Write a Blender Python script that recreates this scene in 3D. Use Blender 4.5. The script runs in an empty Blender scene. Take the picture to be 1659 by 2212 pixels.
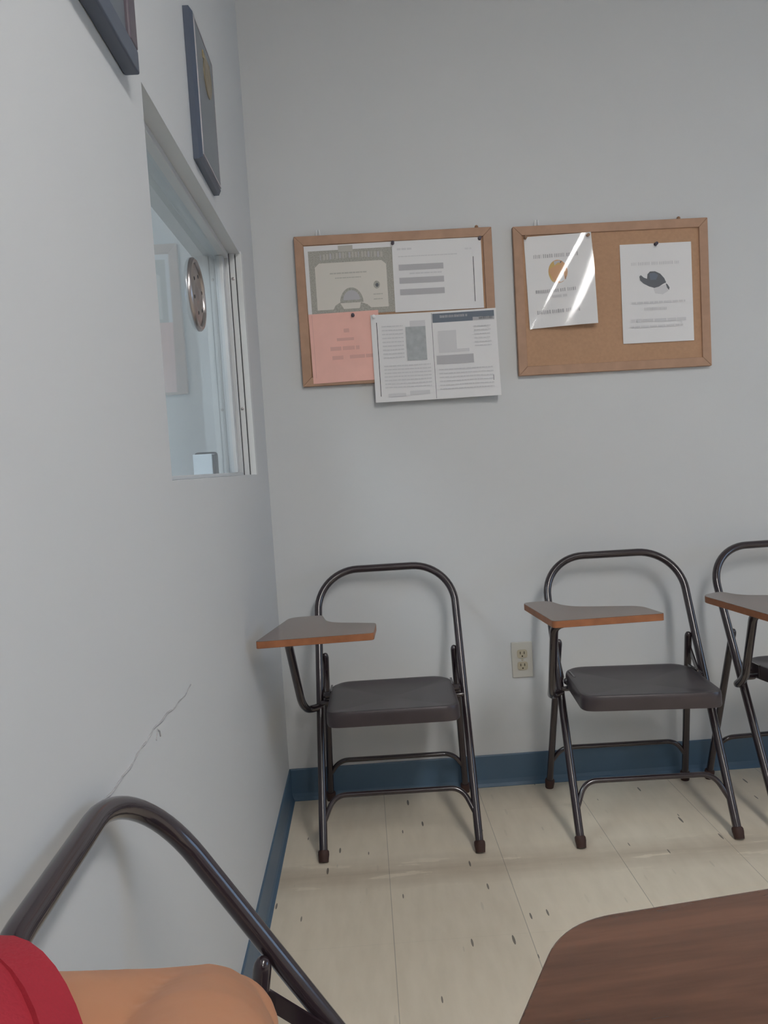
import bpy, bmesh, math, random
from mathutils import Vector, Matrix
random.seed(7)
S = bpy.context.scene
C = S.collection
PI = math.pi
D = 2.4248            # distance of the back wall
CAM = Vector((0.2922, 0.0, 1.0591))
CEIL = 2.75
XR, YF, XO = 3.7, -4.2, -2.4     # right wall, wall behind, far wall of the office

# ------------------------------------------------------------------ materials
def mat(name, col, rough=0.5, spec=0.5, metal=0.0, bump=0.0, bscale=200.0, var=0.0, vscale=8.0, coat=0.0, sub=0.0):
    m = bpy.data.materials.new(name); m.use_nodes = True
    nt = m.node_tree; b = nt.nodes['Principled BSDF']
    b.inputs['Base Color'].default_value = (*col, 1)
    b.inputs['Roughness'].default_value = rough
    b.inputs['Specular IOR Level'].default_value = spec
    b.inputs['Metallic'].default_value = metal
    b.inputs['Coat Weight'].default_value = coat
    if sub:
        b.inputs['Subsurface Weight'].default_value = sub
        b.inputs['Subsurface Radius'].default_value = (0.01, 0.004, 0.002)
        b.inputs['Subsurface Scale'].default_value = 0.6
    tc = nt.nodes.new('ShaderNodeTexCoord')
    if var:
        n = nt.nodes.new('ShaderNodeTexNoise'); n.inputs['Scale'].default_value = vscale
        n.inputs['Detail'].default_value = 5
        nt.links.new(tc.outputs['Object'], n.inputs['Vector'])
        r = nt.nodes.new('ShaderNodeMapRange')
        r.inputs['From Min'].default_value = 0.3; r.inputs['From Max'].default_value = 0.7
        r.inputs['To Min'].default_value = 1 - var; r.inputs['To Max'].default_value = 1 + var
        nt.links.new(n.outputs['Fac'], r.inputs['Value'])
        h = nt.nodes.new('ShaderNodeHueSaturation'); h.inputs['Color'].default_value = (*col, 1)
        nt.links.new(r.outputs['Result'], h.inputs['Value'])
        nt.links.new(h.outputs['Color'], b.inputs['Base Color'])
    if bump:
        n = nt.nodes.new('ShaderNodeTexNoise'); n.inputs['Scale'].default_value = bscale
        n.inputs['Detail'].default_value = 3
        nt.links.new(tc.outputs['Object'], n.inputs['Vector'])
        bp = nt.nodes.new('ShaderNodeBump'); bp.inputs['Strength'].default_value = bump
        bp.inputs['Distance'].default_value = 0.002
        nt.links.new(n.outputs['Fac'], bp.inputs['Height'])
        nt.links.new(bp.outputs['Normal'], b.inputs['Normal'])
    return m

M = {}
M['wall'] = mat('wall_paint', (0.612, 0.620, 0.628), 0.55, 0.35, bump=0.04, bscale=120, var=0.012, vscale=1.5)
M['white_paint'] = mat('white_trim_paint', (0.66, 0.67, 0.67), 0.4, 0.5)
M['ceiling'] = mat('ceiling_tile', (0.62, 0.62, 0.60), 0.9, 0.1, bump=0.4, bscale=90)
M['blue'] = mat('blue_vinyl_base', (0.066, 0.122, 0.190), 0.42, 0.5, var=0.06, vscale=5)
M['chair'] = mat('dark_brown_enamel', (0.026, 0.016, 0.020), 0.22, 0.6, var=0.08, vscale=30, coat=0.5)
M['seat'] = mat('dark_brown_seat_enamel', (0.046, 0.035, 0.039), 0.34, 0.55, var=0.08, vscale=20)
M['rubber'] = mat('brown_rubber', (0.050, 0.025, 0.020), 0.6, 0.3)
M['edge'] = mat('orange_wood_edge', (0.30, 0.115, 0.050), 0.45, 0.4, var=0.15, vscale=40)
M['cork_frame'] = mat('oak_frame', (0.44, 0.272, 0.185), 0.6, 0.3, var=0.08, vscale=25)
M['cork'] = mat('cork', (0.475, 0.292, 0.185), 0.9, 0.1, bump=0.2, bscale=400, var=0.05, vscale=120)
M['paper'] = mat('white_paper', (0.77, 0.76, 0.765), 0.6, 0.25)
M['cream'] = mat('cream_paper', (0.68, 0.645, 0.59), 0.6, 0.25)
M['pink'] = mat('pink_paper', (0.86, 0.50, 0.43), 0.65, 0.2, var=0.05, vscale=10)
M['ink_light'] = mat('ink_light_grey', (0.64, 0.632, 0.645), 0.7, 0.2)
M['ink_mid'] = mat('ink_mid_grey', (0.48, 0.472, 0.49), 0.7, 0.2)
M['ink_dark'] = mat('ink_dark_grey', (0.15, 0.155, 0.17), 0.7, 0.2)
M['ink_head'] = mat('ink_slate', (0.17, 0.195, 0.235), 0.7, 0.2)
M['ink_black'] = mat('ink_black', (0.07, 0.07, 0.075), 0.7, 0.2)
M['ink_pink'] = mat('ink_on_pink', (0.72, 0.41, 0.36), 0.7, 0.2)
M['border'] = mat('certificate_border', (0.40, 0.385, 0.345), 0.65, 0.2, var=0.2, vscale=300)
M['border_light'] = mat('certificate_lettering', (0.50, 0.48, 0.44), 0.65, 0.2)
M['amber'] = mat('amber_print', (0.60, 0.41, 0.15), 0.6, 0.25)
M['orange'] = mat('orange_print', (0.62, 0.35, 0.19), 0.6, 0.25)
M['photo_grey'] = mat('photo_grey', (0.40, 0.42, 0.43), 0.6, 0.25, var=0.1, vscale=60)
M['navy'] = mat('navy_lacquer', (0.076, 0.093, 0.132), 0.33, 0.5)
M['navy_mat'] = mat('slate_mat_board', (0.13, 0.15, 0.175), 0.3, 0.5)
M['plum'] = mat('plum_wood', (0.105, 0.085, 0.105), 0.35, 0.5)
M['silver'] = mat('silver_line', (0.55, 0.52, 0.55), 0.3, 0.5, 0.6)
M['gold'] = mat('gold_foil', (0.62, 0.47, 0.24), 0.25, 0.5, 1.0)
M['gold_dull'] = mat('dull_gold', (0.36, 0.30, 0.20), 0.35, 0.5, 0.7)
M['steel'] = mat('brushed_steel', (0.42, 0.39, 0.39), 0.3, 0.5, 1.0)
M['alu'] = mat('white_aluminium', (0.58, 0.59, 0.60), 0.35, 0.5, 0.2)
M['seam'] = mat('dark_seam', (0.06, 0.06, 0.065), 0.6, 0.2)
M['pin'] = mat('dark_pin', (0.07, 0.055, 0.075), 0.35, 0.5)
M['pin_tan'] = mat('tan_pin', (0.33, 0.19, 0.11), 0.4, 0.5)
M['pin_white'] = mat('white_hook', (0.85, 0.85, 0.85), 0.35, 0.5)
M['ivory'] = mat('ivory_plastic', (0.43, 0.375, 0.275), 0.4, 0.45)
M['ivory_plate'] = mat('ivory_plate_plastic', (0.52, 0.50, 0.45), 0.4, 0.45)
M['slot'] = mat('dark_slot', (0.05, 0.04, 0.03), 0.8, 0.1)
M['skin'] = mat('skin', (0.385, 0.180, 0.097), 0.5, 0.4, var=0.06, vscale=14, sub=0.12)
M['red'] = mat('red_knit', (0.29, 0.021, 0.033), 0.8, 0.2, bump=0.25, bscale=500, var=0.06, vscale=25)
M['denim'] = mat('dark_denim', (0.05, 0.07, 0.12), 0.85, 0.15, bump=0.3, bscale=600)
M['hair'] = mat('dark_hair', (0.02, 0.014, 0.010), 0.5, 0.4, bump=0.5, bscale=150)
M['shoe'] = mat('black_shoe', (0.03, 0.03, 0.03), 0.5, 0.4)
M['card'] = mat('white_card', (0.80, 0.84, 0.88), 0.5, 0.3)
M['card_back'] = mat('dark_backing', (0.05, 0.06, 0.07), 0.4, 0.4)
M['counter'] = mat('counter_laminate', (0.55, 0.57, 0.58), 0.4, 0.4)
M['housing'] = mat('lamp_housing', (0.75, 0.75, 0.75), 0.5, 0.4)
M['scratch'] = mat('wall_scuff_mark', (0.39, 0.385, 0.39), 0.8, 0.1, var=0.15, vscale=60)

def emis(name, col, st):
    m = bpy.data.materials.new(name); m.use_nodes = True
    b = m.node_tree.nodes['Principled BSDF']
    b.inputs['Base Color'].default_value = (0.8, 0.8, 0.8, 1)
    b.inputs['Emission Color'].default_value = (*col, 1)
    b.inputs['Emission Strength'].default_value = st
    return m
M['diffuser'] = emis('lamp_diffuser', (1.0, 0.98, 0.955), 31.5)
M['office_diffuser'] = emis('office_lamp_diffuser', (0.93, 0.98, 1.0), 14.0)

def thin_clear(name, ior, rough, tint=(1, 1, 1), transp_tint=(1, 1, 1)):
    m = bpy.data.materials.new(name); m.use_nodes = True
    nt = m.node_tree; nt.nodes.clear()
    out = nt.nodes.new('ShaderNodeOutputMaterial')
    mx = nt.nodes.new('ShaderNodeMixShader'); fr = nt.nodes.new('ShaderNodeFresnel')
    fr.inputs['IOR'].default_value = ior
    t = nt.nodes.new('ShaderNodeBsdfTransparent'); t.inputs['Color'].default_value = (*transp_tint, 1)
    g = nt.nodes.new('ShaderNodeBsdfGlossy'); g.inputs['Roughness'].default_value = rough
    g.inputs['Color'].default_value = (*tint, 1)
    ge = nt.nodes.new('ShaderNodeNewGeometry'); mu = nt.nodes.new('ShaderNodeMath'); mu.operation = 'MULTIPLY'
    inv = nt.nodes.new('ShaderNodeMath'); inv.operation = 'SUBTRACT'; inv.inputs[0].default_value = 1.0
    nt.links.new(ge.outputs['Backfacing'], inv.inputs[1]); nt.links.new(fr.outputs['Fac'], mu.inputs[0]); nt.links.new(inv.outputs[0], mu.inputs[1])
    nt.links.new(mu.outputs[0], mx.inputs['Fac'])
    nt.links.new(t.outputs['BSDF'], mx.inputs[1]); nt.links.new(g.outputs['BSDF'], mx.inputs[2])
    nt.links.new(mx.outputs['Shader'], out.inputs['Surface'])
    return m
M['glass'] = thin_clear('window_glass', 1.60, 0.03, (0.93, 0.97, 1.0), (0.90, 0.95, 0.98))
M['sleeve'] = thin_clear('clear_plastic_sleeve', 1.45, 0.085)

def wood_mat():
    m = bpy.data.materials.new('walnut_laminate'); m.use_nodes = True
    nt = m.node_tree; b = nt.nodes['Principled BSDF']; L = nt.links
    tc = nt.nodes.new('ShaderNodeTexCoord')
    mp = nt.nodes.new('ShaderNodeMapping'); mp.inputs['Scale'].default_value = (3.0, 26.0, 26.0)
    L.new(tc.outputs['Object'], mp.inputs['Vector'])
    n1 = nt.nodes.new('ShaderNodeTexNoise'); n1.inputs['Scale'].default_value = 1.0; n1.inputs['Detail'].default_value = 6
    n1.inputs['Distortion'].default_value = 0.6
    L.new(mp.outputs['Vector'], n1.inputs['Vector'])
    mp2 = nt.nodes.new('ShaderNodeMapping'); mp2.inputs['Scale'].default_value = (9.0, 160.0, 160.0)
    L.new(tc.outputs['Object'], mp2.inputs['Vector'])
    n2 = nt.nodes.new('ShaderNodeTexNoise'); n2.inputs['Scale'].default_value = 1.0; n2.inputs['Detail'].default_value = 4
    L.new(mp2.outputs['Vector'], n2.inputs['Vector'])
    ad = nt.nodes.new('ShaderNodeMath'); ad.operation = 'MULTIPLY_ADD'; ad.inputs[1].default_value = 0.3
    L.new(n2.outputs['Fac'], ad.inputs[0]); L.new(n1.outputs['Fac'], ad.inputs[2])
    cr = nt.nodes.new('ShaderNodeValToRGB'); e = cr.color_ramp.elements
    e[0].position = 0.42; e[0].color = (0.056, 0.023, 0.012, 1)
    e[1].position = 0.86; e[1].color = (0.138, 0.059, 0.032, 1)
    L.new(ad.outputs['Value'], cr.inputs['Fac']); L.new(cr.outputs['Color'], b.inputs['Base Color'])
    b.inputs['Roughness'].default_value = 0.21
    b.inputs['Specular IOR Level'].default_value = 0.6; b.inputs['Coat Weight'].default_value = 0.5; b.inputs['Coat Roughness'].default_value = 0.12
    return m
M['wood'] = wood_mat()

def floor_mat():
    m = bpy.data.materials.new('vinyl_floor_tile'); m.use_nodes = True
    nt = m.node_tree; b = nt.nodes['Principled BSDF']; L = nt.links
    tc = nt.nodes.new('ShaderNodeTexCoord'); sp = nt.nodes.new('ShaderNodeSeparateXYZ')
    L.new(tc.outputs['Object'], sp.inputs['Vector'])
    def math_(op, a, bb=None, c=None):
        n = nt.nodes.new('ShaderNodeMath'); n.operation = op
        for i, v in enumerate((a, bb, c)):
            if v is None: continue
            if isinstance(v, (int, float)): n.inputs[i].default_value = v
            else: L.new(v, n.inputs[i])
        return n.outputs['Value']
    def grid(s, off, w):
        t = math_('MULTIPLY', math_('ADD', s, off), 1 / 0.3025)
        f = math_('FRACT', t)
        d = math_('ABSOLUTE', math_('SUBTRACT', f, 0.5))
        return math_('GREATER_THAN', d, 0.5 - w / 0.3025 / 2), t
    gx, tx = grid(sp.outputs['X'], -0.2985 + 3.025, 0.0018)
    gy, ty = grid(sp.outputs['Y'], -0.13 + 6.05, 0.0008)
    g = math_('MAXIMUM', gx, math_('MULTIPLY', gy, 0.35))
    # per tile tone
    cx = nt.nodes.new('ShaderNodeCombineXYZ')
    L.new(math_('FLOOR', tx), cx.inputs['X']); L.new(math_('FLOOR', ty), cx.inputs['Y'])
    wn = nt.nodes.new('ShaderNodeTexWhiteNoise'); L.new(cx.outputs['Vector'], wn.inputs['Vector'])
    # streaky mottle
    mp = nt.nodes.new('ShaderNodeMapping'); mp.inputs['Scale'].default_value = (34, 9, 1)
    L.new(tc.outputs['Object'], mp.inputs['Vector'])
    n1 = nt.nodes.new('ShaderNodeTexNoise'); n1.inputs['Scale'].default_value = 1; n1.inputs['Detail'].default_value = 5
    L.new(mp.outputs['Vector'], n1.inputs['Vector'])
    # flecks
    mp2 = nt.nodes.new('ShaderNodeMapping'); mp2.inputs['Scale'].default_value = (48, 8.5, 1)
    L.new(tc.outputs['Object'], mp2.inputs['Vector'])
    vo = nt.nodes.new('ShaderNodeTexVoronoi'); vo.inputs['Scale'].default_value = 1.0
    L.new(mp2.outputs['Vector'], vo.inputs['Vector'])
    sc = nt.nodes.new('ShaderNodeSeparateColor'); L.new(vo.outputs['Color'], sc.inputs['Color'])
    pick = math_('GREATER_THAN', sc.outputs['Red'], 0.42)
    size = math_('MULTIPLY_ADD', sc.outputs['Green'], 0.12, 0.05)
    fl = math_('MULTIPLY', pick, math_('LESS_THAN', vo.outputs['Distance'], size))
    fl = math_('MULTIPLY', fl, math_('MULTIPLY_ADD', sc.outputs['Blue'], 0.72, 0.06))
    # brown scuffed band in front of the chairs
    n3 = nt.nodes.new('ShaderNodeTexNoise'); n3.inputs['Scale'].default_value = 5; n3.inputs['Detail'].default_value = 6
    mp3 = nt.nodes.new('ShaderNodeMapping'); mp3.inputs['Scale'].default_value = (0.9, 5, 1)
    L.new(tc.outputs['Object'], mp3.inputs['Vector']); L.new(mp3.outputs['Vector'], n3.inputs['Vector'])
    yy = math_('ABSOLUTE', math_('SUBTRACT', sp.outputs['Y'], 1.94))
    band = math_('MULTIPLY', math_('SUBTRACT', 1.0, math_('MINIMUM', math_('MULTIPLY', yy, 11.0), 1.0)),
                 math_('MULTIPLY', math_('GREATER_THAN', n3.outputs['Fac'], 0.40), n3.outputs['Fac']))
    mr = nt.nodes.new('ShaderNodeMix'); mr.data_type = 'RGBA'
    mr.inputs['A'].default_value = (0.67, 0.58, 0.455, 1); mr.inputs['B'].default_value = (0.79, 0.695, 0.56, 1)
    L.new(math_('MULTIPLY_ADD', wn.outputs['Value'], 0.25, math_('SUBTRACT', math_('MULTIPLY', n1.outputs['Fac'], 1.2), 0.2)), mr.inputs['Factor'])
    m2 = nt.nodes.new('ShaderNodeMix'); m2.data_type = 'RGBA'
    L.new(math_('MULTIPLY', band, 0.9), m2.inputs['Factor']); L.new(mr.outputs['Result'], m2.inputs['A']); m2.inputs['B'].default_value = (0.36, 0.275, 0.195, 1)
    m3 = nt.nodes.new('ShaderNodeMix'); m3.data_type = 'RGBA'
    L.new(fl, m3.inputs['Factor']); L.new(m2.outputs['Result'], m3.inputs['A']); m3.inputs['B'].default_value = (0.05, 0.04, 0.035, 1)
    m4 = nt.nodes.new('ShaderNodeMix'); m4.data_type = 'RGBA'
    ng = nt.nodes.new('ShaderNodeTexNoise'); ng.inputs['Scale'].default_value = 1.7; L.new(tc.outputs['Object'], ng.inputs['Vector'])
    L.new(math_('MULTIPLY', g, math_('MULTIPLY_ADD', ng.outputs['Fac'], 0.5, 0.2)), m4.inputs['Factor']); L.new(m3.outputs['Result'], m4.inputs['A']); m4.inputs['B'].default_value = (0.10, 0.085, 0.07, 1)
    L.new(m4.outputs['Result'], b.inputs['Base Color'])
    b.inputs['Roughness'].default_value = 0.42
    b.inputs['Specular IOR Level'].default_value = 0.35
    return m
M['floor'] = floor_mat()

# ------------------------------------------------------------------ helpers
def link(name, bm, m, parent=None, smooth=False, bevel=0.0, auto=None):
    me = bpy.data.meshes.new(name)
    bmesh.ops.recalc_face_normals(bm, faces=bm.faces)
    bm.to_mesh(me); bm.free()
    o = bpy.data.objects.new(name, me); C.objects.link(o)
    for x in (m if isinstance(m, (list, tuple)) else [m]): me.materials.append(x)
    if smooth:
        for p in me.polygons: p.use_smooth = True
        me.set_sharp_from_angle(angle=math.radians(45))
    if bevel:
        b = o.modifiers.new('bevel', 'BEVEL'); b.width = bevel; b.segments = 3; b.limit_method = 'ANGLE'
    if parent: o.parent = parent
    return o

def thing(name, label, cat, loc=(0, 0, 0), rotz=0, group=None):
    o = bpy.data.objects.new(name, None); C.objects.link(o)
    o.empty_display_size = 0.05
    o.location = loc; o.rotation_euler = (0, 0, rotz)
    return tag(o, label, cat, group)

def tag(o, label, cat, group=None):
    o['label'] = label; o['category'] = cat
    if group: o['group'] = group
    return o

def struct(name, bm, m, label=None, **k):
    o = link(name, bm, m, **k); o['kind'] = 'structure'
    if label: o['label'] = label
    return o

def box(bm, x0, x1, y0, y1, z0, z1, mi=0):
    v = [bm.verts.new(p) for p in ((x0,y0,z0),(x1,y0,z0),(x1,y1,z0),(x0,y1,z0),(x0,y0,z1),(x1,y0,z1),(x1,y1,z1),(x0,y1,z1))]
    for f in ((0,3,2,1),(4,5,6,7),(0,1,5,4),(1,2,6,5),(2,3,7,6),(3,0,4,7)):
        fc = bm.faces.new([v[i] for i in f]); fc.material_index = mi
    return v

def tube(bm, pts, r, n=14, cap=True, flat=1.0):
    pts = [Vector(p) for p in pts]; rings = []
    rr = r if isinstance(r, (list, tuple)) else [r] * len(pts)
    prev = None
    for i, p in enumerate(pts):
        t = (pts[min(i + 1, len(pts) - 1)] - pts[max(i - 1, 0)]).normalized()
        if prev is None:
            a = Vector((0, 0, 1)) if abs(t.z) < 0.9 else Vector((0, 1, 0))
            u = t.cross(a).normalized()
        else:
            u = (prev - t * prev.dot(t)).normalized()
        prev = u; w = t.cross(u)
        rings.append([bm.verts.new(p + rr[i] * (math.cos(k * 2 * PI / n) * u + flat * math.sin(k * 2 * PI / n) * w)) for k in range(n)])
    for a, b in zip(rings[:-1], rings[1:]):
        for k in range(n): bm.faces.new((a[k], a[(k + 1) % n], b[(k + 1) % n], b[k]))
    if cap:
        bm.faces.new(rings[0][::-1]); bm.faces.new(rings[-1])

def fillet(pts, rad, n=8):
    """polyline with rounded corners"""
    pts = [Vector(p) for p in pts]; out = [pts[0]]
    for i in range(1, len(pts) - 1):
        a, b, c = pts[i - 1], pts[i], pts[i + 1]
        u = (a - b); v = (c - b); r = rad[i - 1] if isinstance(rad, (list, tuple)) else rad
        d = min(r, u.length * 0.49, v.length * 0.49)
        p0 = b + u.normalized() * d; p1 = b + v.normalized() * d
        for k in range(n + 1):
            t = k / n; out.append((1 - t) ** 2 * p0 + 2 * t * (1 - t) * b + t * t * p1)
    out.append(pts[-1]); return out

def fillet_closed(poly, rad, n=7):
    out = []; m = len(poly)
    for i in range(m):
        a, b, c = (Vector(poly[(i + k - 1) % m]) for k in range(3))
        r = rad[i] if isinstance(rad, (list, tuple)) else rad
        u, v = a - b, c - b; d = min(r, u.length * 0.48, v.length * 0.48)
        p0, p1 = b + u.normalized() * d, b + v.normalized() * d
        for k in range(n + 1):
            t = k / n; out.append((1 - t) ** 2 * p0 + 2 * t * (1 - t) * b + t * t * p1)
    return out

def prism(bm, poly, zf0, zf1, mi_top=0, mi_side=0):
    lo = [bm.verts.new((p[0], p[1], zf0(p) if callable(zf0) else zf0)) for p in poly]
    hi = [bm.verts.new((p[0], p[1], zf1(p) if callable(zf1) else zf1)) for p in poly]
    f = bm.faces.new(hi); f.material_index = mi_top
    f = bm.faces.new(lo[::-1]); f.material_index = mi_top
    n = len(poly)
    for i in range(n):
        f = bm.faces.new((lo[i], lo[(i + 1) % n], hi[(i + 1) % n], hi[i])); f.material_index = mi_side

def lathe(bm, prof, axis='z', n=24, org=(0, 0, 0)):
    """prof: list of (r, h)"""
    rings = []; o = Vector(org)
    for r, h in prof:
        ring = []
        for k in range(n):
            a = 2 * PI * k / n; c, s = r * math.cos(a), r * math.sin(a)
            p = {'z': (c, s, h), 'x': (h, c, s), 'y': (c, h, s)}[axis]
            ring.append(bm.verts.new(o + Vector(p)))
        rings.append(ring)
    for a, b in zip(rings[:-1], rings[1:]):
        for k in range(n): bm.faces.new((a[k], a[(k + 1) % n], b[(k + 1) % n], b[k]))
    bm.faces.new(rings[0][::-1]); bm.faces.new(rings[-1])

# ------------------------------------------------------------------ setting
bm = bmesh.new(); box(bm, XO - .12, XR + .12, YF - .12, D + .12, -.1, 0); struct('floor', bm, M['floor'], 'beige flecked vinyl tile floor')
bm = bmesh.new(); box(bm, XO - .12, XR + .12, YF - .12, D + .12, CEIL, CEIL + .1); struct('ceiling', bm, M['ceiling'])
bm = bmesh.new(); box(bm, XO - .12, XR + .12, D, D + .12, 0, CEIL); struct('wall_back', bm, M['wall'], 'pale grey painted wall behind the chairs')
bm = bmesh.new(); box(bm, XO - .12, XR + .12, YF - .12, YF, 0, CEIL); struct('wall_front', bm, M['wall'])
bm = bmesh.new(); box(bm, XO - .12, XO, YF, D, 0, CEIL); struct('wall_office', bm, M['wall'])
# left wall with the service window opening
WY0, WY1, WZ0, WZ1, WT = 1.196, 2.135, 1.054, 1.652, 0.13
bm = bmesh.new()
box(bm, -WT, 0, YF, WY0, 0, CEIL); box(bm, -WT, 0, WY1, D, 0, CEIL)
box(bm, -WT, 0, WY0, WY1, 0, WZ0); box(bm, -WT, 0, WY0, WY1, WZ1, CEIL)
wl = struct('wall_left', bm, M['wall'], 'pale grey painted wall with the service window')
# scuff line along the left wall
bm = bmesh.new()
pts = [(0.0004, 0.77 + 0.44 * t, 0.7275 - 0.004 * math.sin(t * 9) + 0.003 * t + 0.0015 * math.sin(t * 40)) for t in [i / 30 for i in range(31)]]
tube(bm, pts, [0.0006 + 0.0012 * abs(math.sin(i * 1.7)) * (0.4 if i > 22 else 1) for i in range(31)], n=6)
tube(bm, [(0.0004, 1.000, 0.716), (0.0004, 1.008, 0.728), (0.0004, 1.018, 0.722), (0.0004, 1.021, 0.714)], 0.0013, n=6)
link('scuff_mark', bm, M['scratch'], wl)
# right wall with a daylight window
RY0, RY1, RZ0, RZ1 = 0.0, 1.5, 0.85, 1.95
bm = bmesh.new()
box(bm, XR, XR + .12, YF, RY0, 0, CEIL); box(bm, XR, XR + .12, RY1, D, 0, CEIL)
box(bm, XR, XR + .12, RY0, RY1, 0, RZ0); box(bm, XR, XR + .12, RY0, RY1, RZ1, CEIL)
struct('wall_right', bm, M['wall'])
# blue cove base
def cove(bm, a, b, nrm):
    """profile swept from a to b (floor points on the wall), nrm points into the room"""
    prof = [(0.0, 0.102), (0.003, 0.102), (0.0045, 0.099), (0.0045, 0.022), (0.007, 0.010), (0.013, 0.002), (0.013, 0.0), (0.0, 0.0)]
    A, B, N = Vector(a), Vector(b), Vector(nrm)
    r0 = [bm.verts.new(A + N * d + Vector((0, 0, h))) for d, h in prof]
    r1 = [bm.verts.new(B + N * d + Vector((0, 0, h))) for d, h in prof]
    n = len(prof)
    for i in range(n): bm.faces.new((r0[i], r0[(i + 1) % n], r1[(i + 1) % n], r1[i]))
    bm.faces.new(r0[::-1]); bm.faces.new(r1)
bm = bmesh.new(); cove(bm, (0, D, 0), (XR, D, 0), (0, -1, 0)); struct('baseboard_back', bm, M['blue'], 'blue vinyl cove base under the pin boards')
bm = bmesh.new(); cove(bm, (0, YF, 0), (0, D, 0), (1, 0, 0)); struct('baseboard_left', bm, M['blue'], 'blue vinyl cove base below the service window')
bm = bmesh.new(); cove(bm, (XR, YF, 0), (XR, D, 0), (-1, 0, 0)); struct('baseboard_right', bm, M['blue'])

# service window: frame, tracks, glass
GX = -0.052
bm = bmesh.new()
box(bm, -.075, -.030, WY1 - .018, WY1, WZ0, WZ1); box(bm, -.075, -.030, WY0, WY0 + .018, WZ0, WZ1)
box(bm, -.075, -.030, WY0 + .018, WY1 - .018, WZ1 - .014, WZ1); box(bm, -.075, -.030, WY0 + .018, WY1 - .018, WZ0, WZ0 + .008)
w1 = struct('window_1', bm, M['alu'], 'white framed sliding service window in the left wall', bevel=.0015)
bm = bmesh.new(); box(bm, GX - .003, GX + .003, WY0 + .018, WY1 - .040, WZ0 + .008, WZ1 - .014); link('pane', bm, M['glass'], w1)
bm = bmesh.new(); box(bm, GX - .010, GX + .012, WY1 - .052, WY1 - .0181, WZ0 + .0081, WZ1 - .0141); link('stile', bm, M['alu'], w1, bevel=.002)
bm = bmesh.new()
box(bm, -.0285, -.0145, WY1 - .010, WY1, WZ0, WZ1); box(bm, -.0285, -.0145, WY0, WY0 + .010, WZ0, WZ1)
link('track', bm, M['white_paint'], w1, bevel=.001)
bm = bmesh.new(); box(bm, -.0300, -.0285, WY1 - .012, WY1, WZ0, WZ1); box(bm, -.0145, -.0130, WY1 - .0085, WY1, WZ0, WZ1 - .004); link('seam_strip', bm, M['seam'], w1)
for zz in (1.585, 1.235):
    bm = bmesh.new(); lathe(bm, [(0.0042, 0), (0.0042, -0.0015), (0.002, -0.0022)], 'y', 10, (-.0215, WY1 - .010, zz)); link('screw', bm, M['steel'], w1, smooth=True)
bm = bmesh.new(); box(bm, -.0128, .0035, WY1 - .006, WY1 + .026, WZ0 - .002, WZ1 + .006); struct('trim_1', bm, M['white_paint'], 'white trim strip at the far side of the service window', bevel=.0015)
bm = bmesh.new(); box(bm, -.40, -WT, .8, D - .002, WZ0 - .040, WZ0); struct('trim_2', bm, M['counter'], 'counter ledge behind the service window')
# daylight window on the right wall
bm = bmesh.new()
for a in (RY0, (RY0 + RY1) / 2 - .025, RY1 - .05): box(bm, XR + .03, XR + .09, a, a + .05, RZ0, RZ1)
for a in (RZ0, RZ1 - .05): box(bm, XR + .03, XR + .09, RY0, RY1, a, a + .05)
w2 = struct('window_2', bm, M['alu'])
bm = bmesh.new(); box(bm, XR + .058, XR + .062, RY0 + .05, RY1 - .05, RZ0 + .05, RZ1 - .05); link('pane', bm, M['glass'], w2)

# round speak-through disc on the glass
t = thing('speak_through_disc', 'round steel speak-through disc mounted on the service window glass', 'speak-through', (GX + .003, 1.735, 1.458))
bm = bmesh.new(); lathe(bm, [(0.079, 0.0), (0.079, 0.004), (0.075, 0.008), (0.069, 0.008), (0.066, 0.004), (0.066, 0.0)], 'x', 48); link('rim', bm, M['steel'], t, smooth=True)
bm = bmesh.new(); lathe(bm, [(0.0655, 0.0005), (0.0655, 0.003), (0.050, 0.0055), (0.034, 0.0065), (0.030, 0.0045), (0.018, 0.0045), (0.014, 0.008), (0.004, 0.009)], 'x', 48); link('dome', bm, M['steel'], t, smooth=True)
for k in range(6):
    a = k * PI / 3 + .3
    bm = bmesh.new(); lathe(bm, [(0.0045, 0.0), (0.0045, 0.0062), (0.003, 0.007)], 'x', 12, (0, .042 * math.cos(a), .042 * math.sin(a))); link('vent_hole', bm, M['seam'], t, smooth=True)

# small card holder behind the glass
t = thing('card_holder', 'small white card holder with dark back standing behind the window glass', 'card holder', (-.116, 2.02, WZ0 + .0002))
bm = bmesh.new(); box(bm, -.024, .026, -.020, .020, 0, .060); link('cards', bm, M['card'], t, bevel=.002)
bm = bmesh.new()
prism(bm, fillet_closed([(-.028, 0), (.0325, 0), (.0325, .066), (-.028, .066)], [.001, .001, .010, .010], 5), .0205, .027)
for v in bm.verts: v.co = Vector((v.co.x, v.co.z, v.co.y))
box(bm, .0265, .0325, -.022, .0204, 0, .058)
link('backing', bm, M['card_back'], t)

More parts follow.
